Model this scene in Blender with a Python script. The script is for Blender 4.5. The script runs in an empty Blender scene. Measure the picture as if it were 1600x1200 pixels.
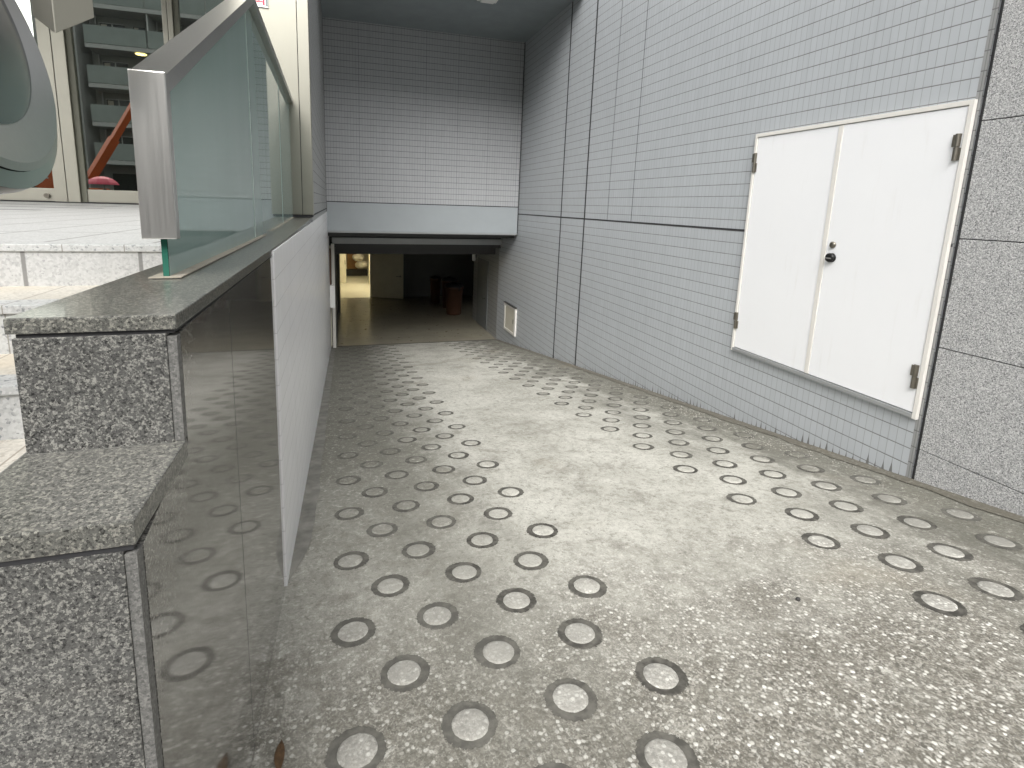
import bpy, bmesh, math, random
from mathutils import Vector, Matrix, Euler
random.seed(7)
S = bpy.context.scene
COL = S.collection
U = 0.36                      # metres per layout unit (one anti-slip ring pitch)
EYE = 4.04                    # camera height above the ramp head, in units
GR = 0.1638                   # ramp gradient
def P(x, y, z): return Vector((x*U, y*U, (z+EYE)*U))
def rz(y): return -EYE - GR*y           # ramp level (units, eye = 0)

# ------------------------------------------------------------------ materials
class NT:
    def __init__(s, name):
        s.m = bpy.data.materials.new(name); s.m.use_nodes = True
        s.t = s.m.node_tree; s.t.nodes.clear()
        s.out = s.t.nodes.new('ShaderNodeOutputMaterial')
        s.p = s.t.nodes.new('ShaderNodeBsdfPrincipled')
        s.t.links.new(s.p.outputs[0], s.out.inputs[0])
    def n(s, typ, **kw):
        nd = s.t.nodes.new(typ)
        for k, v in kw.items(): setattr(nd, k, v)
        return nd
    def put(s, sock, v):
        if isinstance(v, bpy.types.NodeSocket): s.t.links.new(v, sock)
        elif v is not None:
            if hasattr(sock.default_value, '__len__'):
                v = tuple(v); n = len(sock.default_value)
                if len(v) < n: v = v + (1,)*(n-len(v))
                sock.default_value = v
            else: sock.default_value = v
    def set(s, **kw):
        for k, v in kw.items(): s.put(s.p.inputs[k.replace('_', ' ')], v)
    def math(s, op, a, b=None, c=None, clamp=False):
        nd = s.n('ShaderNodeMath', operation=op, use_clamp=clamp)
        for i, v in enumerate((a, b, c)):
            if v is not None: s.put(nd.inputs[i], v)
        return nd.outputs[0]
    def pos(s):
        return s.n('ShaderNodeNewGeometry').outputs['Position']
    def xyz(s, v):
        nd = s.n('ShaderNodeSeparateXYZ'); s.put(nd.inputs[0], v); return nd.outputs
    def comb(s, x, y, z=0.0):
        nd = s.n('ShaderNodeCombineXYZ')
        for i, v in enumerate((x, y, z)): s.put(nd.inputs[i], v)
        return nd.outputs[0]
    def vscale(s, v, sc):
        nd = s.n('ShaderNodeVectorMath', operation='MULTIPLY'); s.put(nd.inputs[0], v); s.put(nd.inputs[1], sc)
        return nd.outputs[0]
    def noise(s, v, scale, detail=4, rough=.55, dist=0.0, col=False):
        nd = s.n('ShaderNodeTexNoise'); s.put(nd.inputs['Vector'], v)
        nd.inputs['Scale'].default_value = scale; nd.inputs['Detail'].default_value = detail
        nd.inputs['Roughness'].default_value = rough; nd.inputs['Distortion'].default_value = dist
        return nd.outputs['Color' if col else 'Fac']
    def vor(s, v, scale, out='Color', feature='F1', rnd=1.0):
        nd = s.n('ShaderNodeTexVoronoi', feature=feature); s.put(nd.inputs['Vector'], v)
        nd.inputs['Scale'].default_value = scale; nd.inputs['Randomness'].default_value = rnd
        return nd.outputs[out]
    def white(s, v):
        nd = s.n('ShaderNodeTexWhiteNoise', noise_dimensions='3D'); s.put(nd.inputs['Vector'], v); return nd.outputs['Value']
    def ramp(s, f, stops, interp='LINEAR'):
        nd = s.n('ShaderNodeValToRGB'); s.put(nd.inputs[0], f); cr = nd.color_ramp; cr.interpolation = interp
        while len(cr.elements) < len(stops): cr.elements.new(.5)
        for e, (p, c) in zip(cr.elements, stops):
            e.position = p; e.color = (c, c, c, 1) if not hasattr(c, '__len__') else (*c, 1)
        return nd.outputs[0]
    def mix(s, f, a, b, mode='MIX'):
        nd = s.n('ShaderNodeMix', data_type='RGBA', blend_type=mode)
        s.put(nd.inputs[0], f); s.put(nd.inputs[6], a); s.put(nd.inputs[7], b); return nd.outputs[2]
    def smooth(s, v, a, b):
        nd = s.n('ShaderNodeMapRange', interpolation_type='SMOOTHSTEP'); s.put(nd.inputs[0], v)
        nd.inputs[1].default_value = a; nd.inputs[2].default_value = b
        return nd.outputs[0]
    def bump(s, h, strength=.3, dist=.002):
        nd = s.n('ShaderNodeBump'); nd.inputs['Strength'].default_value = strength
        nd.inputs['Distance'].default_value = dist; s.put(nd.inputs['Height'], h)
        s.put(s.p.inputs['Normal'], nd.outputs[0])

def plain(name, c, rough=.5, metal=0.0, var=.06, scale=6, spec=.5, bump=0.0):
    k = NT(name); v = k.pos()
    f = k.noise(v, scale, 5)
    k.set(Base_Color=k.mix(f, [x*(1-var*2) for x in c], [min(1, x*(1+var)) for x in c]),
          Roughness=k.math('ADD', rough-.08, k.math('MULTIPLY', k.noise(v, scale*3), .16)), Metallic=metal)
    k.p.inputs['Specular IOR Level'].default_value = spec
    if bump: k.bump(k.noise(v, scale*12), bump, .002)
    return k.m

def tile(name, axis, col, joint, v_hi, v_lo, u0, split=-.45, pu=.1577, pv=.3335, sheet=12, lw=.008, hw=.010, vfade=.6, dirt=True, drip=False):
    """vertical mosaic tiles: pu x pv units, thin joints, faint sheet joints"""
    k = NT(name); pp = k.pos(); x, y, z = k.xyz(pp)
    a = k.math('DIVIDE', x if axis == 'x' else y, U)
    zz = k.math('SUBTRACT', k.math('DIVIDE', z, U), EYE)
    up = k.math('GREATER_THAN', zz, split)
    off = k.math('ADD', k.math('MULTIPLY', up, v_hi-v_lo), v_lo)
    uu = k.math('DIVIDE', k.math('SUBTRACT', a, u0), pu)
    vv = k.math('DIVIDE', k.math('SUBTRACT', zz, off), pv)
    def line(t, period, w):            # 1 in the joint
        d = k.math('ABSOLUTE', k.math('SUBTRACT', k.math('FRACT', k.math('ADD', t, .5)), .5))
        return k.math('SUBTRACT', 1.0, k.smooth(k.math('MULTIPLY', d, period), w*.55, w*1.25))
    lu = line(uu, pu, lw); lv = line(vv, pv, hw)
    ls = line(k.math('DIVIDE', uu, sheet), pu*sheet, lw*1.3) if sheet else 0.0
    rnd = k.white(k.comb(k.math('FLOOR', uu), k.math('FLOOR', vv), 1.0))
    wob = k.noise(pp, 1.1, 3)
    shade = k.math('ADD', .925, k.math('ADD', k.math('MULTIPLY', rnd, .05), k.math('MULTIPLY', wob, .10)))
    base = k.mix(1.0, col, k.comb(shade, shade, shade), 'MULTIPLY')
    # grime runs below joints
    st = k.noise(k.comb(k.math('MULTIPLY', a, 2.6), k.math('MULTIPLY', zz, .18)), 2.0, 4)
    if dirt: base = k.mix(k.math('MULTIPLY', k.smooth(st, .52, .8), .22), base, [c*.62 for c in col])
    jn = k.noise(pp, 9, 3)
    if drip:      # wet dirt creeping up the joints from the ramp edge
        hgt = k.math('SUBTRACT', zz, k.math('SUBTRACT', -EYE, k.math('MULTIPLY', a, GR)))
        tip = k.math('SUBTRACT', 1.0, k.smooth(k.math('ADD', hgt, k.math('MULTIPLY', k.white(k.comb(k.math('FLOOR', k.math('ADD', uu, .5)), 3.0, 1.0)), .22)), .0, .34))
        dd = k.math('MULTIPLY', k.math('ABSOLUTE', k.math('SUBTRACT', k.math('FRACT', k.math('ADD', uu, .5)), .5)), pu)
        wdt = k.math('MULTIPLY', tip, .034)
        drm = k.math('MULTIPLY', k.math('LESS_THAN', dd, wdt), .8)
        base = k.mix(drm, base, (.10, .10, .09))
    jm = k.math('MAXIMUM', k.math('MULTIPLY', lu, vfade), k.math('MAXIMUM', lv, ls))
    jm = k.math('MULTIPLY', jm, k.math('ADD', .55, k.math('MULTIPLY', jn, .7)), clamp=True)
    k.set(Base_Color=k.mix(jm, base, joint), Roughness=k.math('ADD', .34, k.math('MULTIPLY', jm, .4)))
    tilt = k.math('MULTIPLY', rnd, .10)
    k.bump(k.math('SUBTRACT', k.math('ADD', k.math('MULTIPLY', k.noise(pp, 35, 2), .35), tilt), jm), .45, .0015)
    return k.m

def granite(name, dark, mid, light, scale, rough, coat=0.0, mottled=.5, bump=0.0, stain=None):
    k = NT(name); v = k.pos()
    w = k.n('ShaderNodeVectorMath', operation='ADD'); k.put(w.inputs[0], v)
    k.put(w.inputs[1], k.vscale(k.noise(v, scale*.8, 2, col=True), (.006, .006, .006)))
    c1 = k.vor(w.outputs[0], scale, 'Color'); c2 = k.vor(w.outputs[0], scale*2.1, 'Color')
    r1 = k.xyz(c1)[0]; r2 = k.xyz(c2)[1]
    n = k.noise(v, scale*.55, 5, .7)
    f = k.math('ADD', k.math('MULTIPLY', r1, .55), k.math('ADD', k.math('MULTIPLY', r2, .28), k.math('MULTIPLY', k.math('SUBTRACT', n, .5), mottled)))
    colr = k.ramp(f, [(.08, dark), (.30, mid), (.52, [m*1.15 for m in mid]), (.66, light), (.9, [l*1.1 for l in light])])
    if stain:
        colr = k.mix(k.math('MULTIPLY', k.smooth(k.noise(v, 1.7, 5), .45, .75), stain[1]), colr, stain[0])
    k.set(Base_Color=colr, Roughness=rough)
    k.p.inputs['Coat Weight'].default_value = coat; k.p.inputs['Coat Roughness'].default_value = .06
    if bump: k.bump(f, bump, .003)
    return k.m

def steel(name, col=(.60, .58, .54), rough=.3, along='z'):
    k = NT(name); v = k.pos()
    sc = {'z': (60, 60, 1.2), 'y': (60, 1.2, 60), 'x': (1.2, 60, 60)}[along]
    f = k.noise(k.vscale(v, sc), 3.0, 3); g = k.noise(v, 2.2, 3)
    k.set(Base_Color=k.mix(g, [c*.86 for c in col], col), Metallic=1.0,
          Roughness=k.math('ADD', rough-.06, k.math('MULTIPLY', f, .14)))
    k.bump(f, .06, .001)
    return k.m

def concrete(lift=0.0, nm='ramp concrete', lc=(.62, .61, .57), far=False):
    k = NT(nm); v = k.pos(); x, y, z = k.xyz(v)
    xu = k.math('DIVIDE', x, U); yu = k.math('DIVIDE', y, U)
    big = k.noise(v, 1.1, 6, .62, .4); med = k.noise(v, 4.5, 6, .65)
    fine = k.noise(v, 60, 4, .7); streak = k.noise(k.comb(k.math('MULTIPLY', x, 2.4), k.math('MULTIPLY', y, .55)), 1.6, 6, .6)
    cem = k.mix(k.smooth(big, .32, .66), (.33, .322, .285), (.56, .55, .505))
    cem = k.mix(k.math('MULTIPLY', k.smooth(med, .35, .75), .6), cem, (.58, .57, .525))
    cem = k.mix(k.math('MULTIPLY', k.smooth(fine, .45, .75), .45), cem, (.25, .245, .225))
    # worn aggregate showing through, strongest at the head of the ramp
    near = k.math('SUBTRACT', 1.0, k.smooth(yu, 1.6, 9.0))
    wear = k.smooth(k.math('ADD', k.math('MULTIPLY', med, .55), k.math('ADD', k.math('MULTIPLY', near, .55), k.math('MULTIPLY', big, .4))), .58, 1.02)
    cell = k.xyz(k.vor(v, 58, 'Color')); cd = k.vor(v, 58, 'Distance')
    cell2 = k.xyz(k.vor(v, 170, 'Color'))
    stone = k.ramp(cell[0], [(0, (.060, .053, .043)), (.30, (.125, .112, .092)), (.55, (.205, .188, .158)), (.70, (.36, .345, .31)), (.82, (.70, .685, .64)), (1, (.86, .85, .81))])
    grit = k.ramp(cell2[1], [(0, (.07, .064, .053)), (.5, (.165, .153, .130)), (1, (.42, .40, .36))])
    agg = k.mix(k.smooth(cd, .30, .55), stone, grit)
    c = k.mix(k.math('MULTIPLY', wear, .92), cem, agg)
    # dark pits anywhere
    pit = k.math('MULTIPLY', k.math('GREATER_THAN', k.xyz(k.vor(v, 55, 'Color'))[2], .93), k.math('LESS_THAN', k.vor(v, 55, 'Distance'), .36))
    c = k.mix(k.math('MULTIPLY', pit, k.math('MULTIPLY', k.smooth(med, .35, .6), .55)), c, (.12, .115, .10))
    # grime bands: tyre/leak dirt along both walls with ragged edges
    frag = k.math('MULTIPLY', k.math('SUBTRACT', k.noise(v, 14, 6, .75), .5), 1.6)
    lx = k.math('ADD', frag, k.math('ADD', xu, k.math('MULTIPLY', k.math('SUBTRACT', k.math('ADD', streak, med), 1.0), 3.0)))
    lw = k.math('SUBTRACT', 1.0, k.smooth(lx, .9, 2.6))
    rx = k.math('ADD', frag, k.math('ADD', xu, k.math('MULTIPLY', k.math('SUBTRACT', k.math('ADD', streak, med), 1.0), 2.6)))
    rw = k.smooth(rx, 8.2, 10.0)
    lw = k.math('MULTIPLY', lw, k.math('ADD', .34, k.math('MULTIPLY', k.smooth(yu, 4.5, 13.0), .66)))
    dirt = k.math('MAXIMUM', k.math('MULTIPLY', lw, .93), k.math('MULTIPLY', rw, .92))
    c = k.mix(dirt, c, k.mix(k.smooth(fine, .3, .7), (.085, .084, .068), (.19, .185, .155)))
    blot = k.smooth(k.noise(v, 2.3, 6, .7, .8), .50, .68)
    c = k.mix(k.math('MULTIPLY', blot, .46), c, (.145, .132, .108))
    # visible mottling: pale scabs and dark pocks one to four centimetres across
    m1 = k.noise(v, 30, 7, .78, .6); m2 = k.noise(k.vscale(v, (1, .6, 1)), 13, 6, .72, .3)
    c = k.mix(k.math('MULTIPLY', k.math('SUBTRACT', 1.0, k.smooth(m1, .36, .50)), .55), c, (.15, .142, .118))
    c = k.mix(k.math('MULTIPLY', k.smooth(m1, .54, .66), .55), c, (.68, .67, .62))
    c = k.mix(k.math('MULTIPLY', k.math('SUBTRACT', 1.0, k.smooth(m2, .36, .48)), .35), c, (.17, .162, .135))
    c = k.mix(k.math('MULTIPLY', k.smooth(m2, .56, .70), .35), c, (.64, .63, .58))
    # fine grain over everything, tyre tracks over the ring bands
    gr = k.noise(v, 190, 3, .8)
    c = k.mix(k.math('MULTIPLY', k.math('SUBTRACT', 1.0, k.smooth(gr, .28, .50)), .55), c, (.10, .097, .082))
    c = k.mix(k.math('MULTIPLY', k.smooth(gr, .58, .74), .45), c, (.66, .65, .60))
    def band(c0, hw):
        d = k.math('ABSOLUTE', k.math('SUBTRACT', k.math('ADD', xu, k.math('MULTIPLY', frag, .5)), c0))
        return k.math('SUBTRACT', 1.0, k.smooth(d, hw*.4, hw))
    tyre = k.math('MAXIMUM', band(1.6, 1.5), band(8.6, 1.4))
    tyre = k.math('MULTIPLY', tyre, k.smooth(k.math('ADD', streak, k.math('MULTIPLY', med, .5)), .55, .95))
    c = k.mix(k.math('MULTIPLY', tyre, .52), c, (.135, .132, .112))
    # drip spots of several sizes
    w2 = k.n('ShaderNodeVectorMath', operation='ADD'); k.put(w2.inputs[0], v); k.put(w2.inputs[1], k.vscale(k.noise(v, 30, 2, col=True), (.02, .02, .02)))
    for sc, th, am in ((4.5, .075, .5), (11, .10, .5), (20, .10, .4)):
        ok = k.math('GREATER_THAN', k.xyz(k.vor(w2.outputs[0], sc, 'Color'))[0], .55)
        spots = k.math('MULTIPLY', ok, k.math('SUBTRACT', 1.0, k.smooth(k.vor(w2.outputs[0], sc, 'Distance'), th*.7, th)))
        c = k.mix(k.math('MULTIPLY', spots, am), c, (.085, .08, .066))
    c = k.mix(1.0, c, (1.0, 1.0, .975), 'MULTIPLY')
    if lift and not far: c = k.mix(lift, c, lc)
    if far:        # disc tops: scoured pale near the street, grime plus painted groove shade lower down
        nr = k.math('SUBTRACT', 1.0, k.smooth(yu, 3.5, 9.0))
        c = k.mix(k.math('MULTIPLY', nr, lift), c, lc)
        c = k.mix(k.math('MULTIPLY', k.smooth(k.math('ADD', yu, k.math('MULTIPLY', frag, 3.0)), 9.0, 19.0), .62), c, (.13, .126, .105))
    # rust tint
    c = k.mix(k.math('MULTIPLY', k.smooth(k.noise(v, .9, 3), .6, .75), .18), c, (.30, .235, .14))
    k.set(Base_Color=c, Roughness=.82)
    k.bump(k.math('ADD', k.math('MULTIPLY', k.math('MULTIPLY', wear, k.math('SUBTRACT', 1.0, cd)), 1.2), k.math('ADD', fine, med)), .55, .004)
    return k.m

def groove_mat():
    k = NT('ring groove grime'); v = k.pos(); x, y, z = k.xyz(v); xu = k.math('DIVIDE', x, U)
    f = k.noise(v, 45, 5, .7); r = k.n('ShaderNodeObjectInfo').outputs['Random']
    lw = k.math('SUBTRACT', 1.0, k.smooth(xu, .4, 2.2)); rw = k.smooth(xu, 9.2, 10.2)
    f2 = k.noise(v, 20, 3, .6)
    a = k.mix(k.smooth(f2, .35, .65), k.mix(f, (.018, .017, .014), (.07, .066, .055)), k.mix(f, (.07, .066, .056), (.16, .152, .13)))
    worn = k.math('ADD', k.math('MULTIPLY', r, .18), k.math('MULTIPLY', k.math('MAXIMUM', lw, rw), .22))
    k.set(Base_Color=k.mix(worn, a, (.21, .205, .18)), Roughness=.9)
    k.bump(f, .6, .003)
    # crumbled outer rim: the groove's edge breaks up into the concrete
    at = k.n('ShaderNodeAttribute', attribute_name='edge').outputs['Fac']
    br = k.math('ADD', at, k.math('MULTIPLY', k.math('SUBTRACT', k.noise(v, 85, 4, .7), .5), 1.9))
    k.put(k.p.inputs['Alpha'], k.math('SUBTRACT', 1.0, k.smooth(br, .46, .62)))
    return k.m

def paving(name, a, b, joint, sx, sy, scale=120, jw=.006, tint=None):
    k = NT(name); v = k.pos(); x, y, z = k.xyz(v)
    cell = k.xyz(k.vor(v, scale, 'Color'))[0]; n = k.noise(v, scale*.4, 4, .7)
    f = k.math('ADD', k.math('MULTIPLY', cell, .6), k.math('MULTIPLY', n, .5))
    c = k.ramp(f, [(.18, b), (.34, [q*.88 for q in a]), (.6, a), (.95, [min(.9, q*1.12) for q in a])])
    def line(t, per):
        d = k.math('ABSOLUTE', k.math('SUBTRACT', k.math('FRACT', k.math('DIVIDE', t, per)), .5))
        return k.math('SUBTRACT', 1.0, k.smooth(k.math('MULTIPLY', k.math('SUBTRACT', .5, d), per), jw*.5, jw))
    j = line(x, sx)
    if sy: j = k.math('MAXIMUM', j, line(y, sy))
    if tint: c = k.mix(k.math('MULTIPLY', k.smooth(k.noise(v, 2.2, 5), .35, .7), tint[1]), c, tint[0])
    k.set(Base_Color=k.mix(k.math('MULTIPLY', j, .85), c, joint), Roughness=.6); k.bump(n, .25, .002)
    return k.m

def emit(name, c, s):
    k = NT(name); k.set(Base_Color=(.8, .8, .8), Emission_Color=c, Emission_Strength=s); return k.m

def frosted():
    k = NT('frosted green glass'); v = k.pos(); z = k.xyz(v)[2]
    f = k.noise(k.vscale(v, (3, 3, .7)), 1.4, 4)
    k.set(Base_Color=k.mix(f, (.29, .40, .37), (.35, .46, .43)), Roughness=.03, IOR=1.5)
    k.p.inputs['Specular IOR Level'].default_value = .6
    k.p.inputs['Coat Weight'].default_value = .12; k.p.inputs['Coat Roughness'].default_value = .02
    return k.m

def window_glass(name, tint, refl):
    k = NT(name); t = k.t
    tr = k.n('ShaderNodeBsdfTransparent'); tr.inputs[0].default_value = (*tint, 1)
    gl = k.n('ShaderNodeBsdfGlossy'); gl.inputs['Roughness'].default_value = 0.0; gl.inputs[0].default_value = (.86, .9, .84, 1)
    fr = k.n('ShaderNodeFresnel'); fr.inputs[0].default_value = 1.5
    f = k.math('ADD', refl, k.math('MULTIPLY', fr.outputs[0], .8), clamp=True)
    mx = k.n('ShaderNodeMixShader'); k.put(mx.inputs[0], f); t.links.new(tr.outputs[0], mx.inputs[1]); t.links.new(gl.outputs[0], mx.inputs[2])
    t.links.new(mx.outputs[0], k.out.inputs[0]); return k.m

def door_paint():
    k = NT('white door paint'); v = k.pos(); x, y, z = k.xyz(v)
    run = k.noise(k.comb(k.math('MULTIPLY', y, 9.0), k.math('MULTIPLY', z, .8)), 2.0, 5, .6)
    c = k.mix(k.noise(v, 2.0, 4), (.85, .86, .87), (.88, .885, .89))
    c = k.mix(k.math('MULTIPLY', k.smooth(run, .56, .80), .16), c, (.55, .52, .45))
    sc = k.noise(k.vscale(v, (40, 40, 6)), 1.3, 5, .7)
    c = k.mix(k.math('MULTIPLY', k.smooth(sc, .68, .80), .25), c, (.50, .49, .46))
    k.set(Base_Color=c, Roughness=k.math('ADD', .30, k.math('MULTIPLY', run, .2)))
    k.bump(k.noise(v, 1.6, 3), .25, .01); return k.m

BLUE = (.445, .470, .488)
M = {}
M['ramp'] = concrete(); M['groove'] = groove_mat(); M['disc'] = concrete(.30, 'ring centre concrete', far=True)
M['tile_r'] = tile('blue grey wall tile', 'y', BLUE, (.155, .15, .145), 2.479, -.50, 6.819, drip=True, sheet=0, lw=.0065, hw=.0105, vfade=.5)
M['tile_b'] = tile('blue grey header tile', 'x', (.41, .42, .43), (.10, .105, .11), -.05, -.05, -.83, split=-9, lw=.008, hw=.013, vfade=.6)
M['tile_w'] = tile('white ramp wall tile', 'y', (.84, .84, .85), (.60, .60, .60), -.43, -.95, 6.5, split=-.55, lw=.005, hw=.006, vfade=.5)
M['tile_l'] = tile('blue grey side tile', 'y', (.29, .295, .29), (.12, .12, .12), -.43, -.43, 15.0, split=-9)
M['joint'] = plain('dark sealant', (.035, .035, .037), .7)
M['gr_dark'] = granite('dark granite', (.010, .010, .010), (.082, .082, .077), (.26, .257, .232), 290, .36, .25, .9, .12)
M['gr_top'] = granite('polished granite cap', (.022, .022, .020), (.105, .105, .094), (.25, .245, .21), 270, .28, .3, .95)
M['gr_side'] = granite('mirror polished granite', (.035, .034, .031), (.135, .13, .118), (.30, .29, .262), 250, .05, 1.0, 1.0)
M['gr_edge'] = granite('sawn granite edge', (.07, .07, .066), (.12, .119, .112), (.20, .197, .185), 260, .55, 0, .4)
M['gr_grey'] = granite('flamed grey granite', (.11, .112, .113), (.34, .343, .34), (.62, .62, .61), 185, .75, 0, 1.1, .35)
M['pave'] = paving('white granite paving', (.45, .45, .44), (.30, .30, .30), (.15, .147, .14), .40, .80, 120, .010)
M['riser'] = paving('white granite step', (.45, .455, .445), (.11, .12, .13), (.20, .185, .16), .213, 0, 130, .0026)
M['tread'] = paving('stained granite tread', (.50, .475, .42), (.35, .32, .27), (.26, .23, .19), .213, 0, 120, .004, ((.50, .41, .28), .5))
M['steel'] = steel('brushed stainless steel', (.67, .66, .63), .34); M['steel_y'] = steel('brushed stainless rail', (.63, .625, .605), .32, along='y')
M['rimsteel'] = steel('rim steel', (.47, .465, .455), .48)
M['cream'] = steel('cream stainless cladding', (.42, .41, .35), .42)
M['frost'] = frosted(); M['glass_edge'] = plain('green glass edge', (.03, .14, .10), .1, var=.2)
M['window'] = window_glass('lobby window glass', (.62, .66, .58), .40)
M['white'] = door_paint()
M['cream_p'] = plain('cream frame paint', (.76, .74, .69), .4, var=.05)
M['beige'] = plain('beige hatch paint', (.60, .57, .47), .45)
M['brass'] = plain('aged bronze', (.26, .24, .20), .35, .9, .15, 20)
M['chrome'] = plain('polished chrome', (.55, .54, .52), .12, 1.0, .02)
M['blackm'] = plain('black metal', (.03, .03, .03), .3, .6)
M['panel'] = plain('pale grey header paint', (.35, .38, .395), .35, var=.05, scale=3)
M['shutter'] = plain('grey shutter rail', (.36, .37, .37), .4, .3)
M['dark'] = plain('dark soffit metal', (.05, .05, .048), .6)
M['soffit'] = plain('blue grey soffit', (.27, .305, .32), .55, var=.1, scale=3)
M['gutter'] = concrete(.55, 'grimy mortar strip', (.10, .088, .066))
M['gutter_l'] = plain('pale mortar strip', (.25, .243, .215), .85, var=.4, scale=9, bump=.4)
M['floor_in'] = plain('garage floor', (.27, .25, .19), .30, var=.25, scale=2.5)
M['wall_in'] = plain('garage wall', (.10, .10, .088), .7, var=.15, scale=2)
M['room'] = plain('cream room wall', (.64, .61, .50), .5)
M['wood'] = plain('brown wood board', (.32, .17, .06), .5, var=.15, scale=8)
M['sack'] = plain('pale cloth sack', (.72, .68, .58), .8, var=.1)
M['terra'] = plain('terracotta plastic', (.10, .045, .025), .5, var=.12)
M['black'] = plain('black plastic', (.02, .02, .022), .35)
M['mirror'] = plain('mirror face', (.17, .17, .172), .22, 1.0, .02, 3)
M['apart'] = plain('apartment wall', (.40, .40, .39), .8, var=.1, scale=1)
M['apart2'] = plain('apartment slab', (.62, .63, .62), .8)
M['para'] = plain('balcony panel', (.38, .43, .41), .4, var=.15, scale=1)
M['win_d'] = plain('dark window', (.03, .035, .04), .1)
M['asphalt'] = plain('street asphalt', (.055, .055, .055), .9, var=.2, scale=10)
M['orange'] = plain('orange machine paint', (.62, .13, .04), .4)
M['pink'] = plain('pink umbrella cloth', (.72, .09, .16), .6)
M['paleblue'] = plain('pale blue umbrella cloth', (.60, .68, .78), .6)
M['coat'] = plain('dark coat cloth', (.03, .033, .04), .8)
M['skin'] = plain('skin', (.48, .30, .22), .5)
M['red'] = plain('red lettering', (.75, .04, .09), .5, var=.02)
M['signw'] = plain('white sign face', (.85, .85, .82), .4, var=.02)
M['signg'] = plain('grey sign stripe', (.22, .27, .26), .4)
M['leaf'] = plain('dead leaf', (.13, .075, .035), .7, var=.4, scale=60)
M['stone'] = plain('pebble', (.05, .048, .045), .7, var=.3, scale=50)
M['crumb'] = plain('mortar crumbs', (.42, .40, .36), .9, var=.3, scale=60)
M['lamp_w'] = emit('warm downlight', (1, .72, .30), 9.0)
M['tube'] = emit('room tube light', (1, .90, .66), 15.0)
M['fixture'] = plain('white lamp housing', (.80, .80, .78), .4)

# ------------------------------------------------------------------ geometry helpers
def link(o, parent=None):
    COL.objects.link(o)
    if parent: o.parent = parent
    return o
def bm_box(bm, a, b, bev=0.0):
    """box between unit-space corners a and b"""
    lo = P(*[min(p, q) for p, q in zip(a, b)]); hi = P(*[max(p, q) for p, q in zip(a, b)])
    vs = [bm.verts.new((x, y, z)) for x in (lo.x, hi.x) for y in (lo.y, hi.y) for z in (lo.z, hi.z)]
    fs = [bm.faces.new([vs[i] for i in f]) for f in ((0,1,3,2), (4,6,7,5), (0,4,5,1), (2,3,7,6), (0,2,6,4), (1,5,7,3))]
    if bev:
        es = list({e for f in fs for e in f.edges})
        bmesh.ops.bevel(bm, geom=es, offset=bev, segments=2, profile=.6, affect='EDGES')
def bm_poly(bm, base, vec):
    """prism: polygon (world vectors) swept along vec"""
    a = [bm.verts.new(p) for p in base]; b = [bm.verts.new(p+vec) for p in base]; n = len(base)
    bm.faces.new(a); bm.faces.new(b[::-1])
    for i in range(n): bm.faces.new((a[i], b[i], b[(i+1) % n], a[(i+1) % n]))
def bm_cyl(bm, c, d, r, h, seg=24, r2=None):
    """cylinder from world point c along direction d"""
    q = Vector(d).normalized().to_track_quat('Z', 'Y').to_matrix().to_4x4()
    m = Matrix.Translation(Vector(c)) @ q @ Matrix.Translation((0, 0, h/2))
    bmesh.ops.create_cone(bm, cap_ends=True, segments=seg, radius1=r, radius2=r if r2 is None else r2, depth=h, matrix=m)
def bm_sph(bm, c, r, sc=(1, 1, 1), sub=3):
    m = Matrix.Translation(Vector(c)) @ Matrix.Diagonal((*sc, 1))
    bmesh.ops.create_icosphere(bm, subdivisions=sub, radius=r, matrix=m)
def bm_lathe(bm, c, d, prof, seg=40):
    q = Vector(d).normalized().to_track_quat('Z', 'Y').to_matrix()
    rings = []
    for r, h in prof:
        rings.append([bm.verts.new(Vector(c)+q @ Vector((r*math.cos(t*2*math.pi/seg), r*math.sin(t*2*math.pi/seg), h))) for t in range(seg)])
    for a, b in zip(rings, rings[1:]):
        for i in range(seg): bm.faces.new((a[i], a[(i+1) % seg], b[(i+1) % seg], b[i]))
    return rings
def mk(name, bm, mat, parent=None, smooth=False, origin=None):
    me = bpy.data.meshes.new(name)
    bmesh.ops.recalc_face_normals(bm, faces=bm.faces[:])
    if parent is not None: o0 = parent['_w']; o0 = Vector(o0)
    elif origin is not None: o0 = Vector(origin)
    else:
        xs = [v.co for v in bm.verts]
        o0 = Vector(((min(v.x for v in xs)+max(v.x for v in xs))/2, (min(v.y for v in xs)+max(v.y for v in xs))/2, min(v.z for v in xs)))
    bmesh.ops.translate(bm, verts=bm.verts[:], vec=-o0)
    bm.to_mesh(me); bm.free()
    mats = mat if isinstance(mat, (list, tuple)) else [mat]
    for m in mats: me.materials.append(m)
    if smooth:
        for p in me.polygons: p.use_smooth = True
    o = bpy.data.objects.new(name, me)
    if parent is None: o.location = o0
    o['_w'] = tuple(o0)
    return link(o, parent)
def box(name, a, b, mat, parent=None, bev=0.0):
    bm = bmesh.new(); bm_box(bm, a, b, bev); return mk(name, bm, mat, parent)
def boxes(name, lst, mat, parent=None, bev=0.0):
    bm = bmesh.new()
    for a, b in lst: bm_box(bm, a, b, bev)
    return mk(name, bm, mat, parent)
def tag(o, label, cat, group=None, kind=None):
    o['label'] = label; o['category'] = cat
    if group: o['group'] = group
    if kind: o['kind'] = kind
    return o
def thing(name, label, cat, loc, group=None):
    o = bpy.data.objects.new(name, None); o.empty_display_size = .1
    w = P(*loc); o.location = w; o['_w'] = tuple(w); link(o)
    return tag(o, label, cat, group)
def struct(o): o['kind'] = 'structure'; return o
def quad(bm, pts): return bm.faces.new([bm.verts.new(P(*p)) for p in pts])

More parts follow.
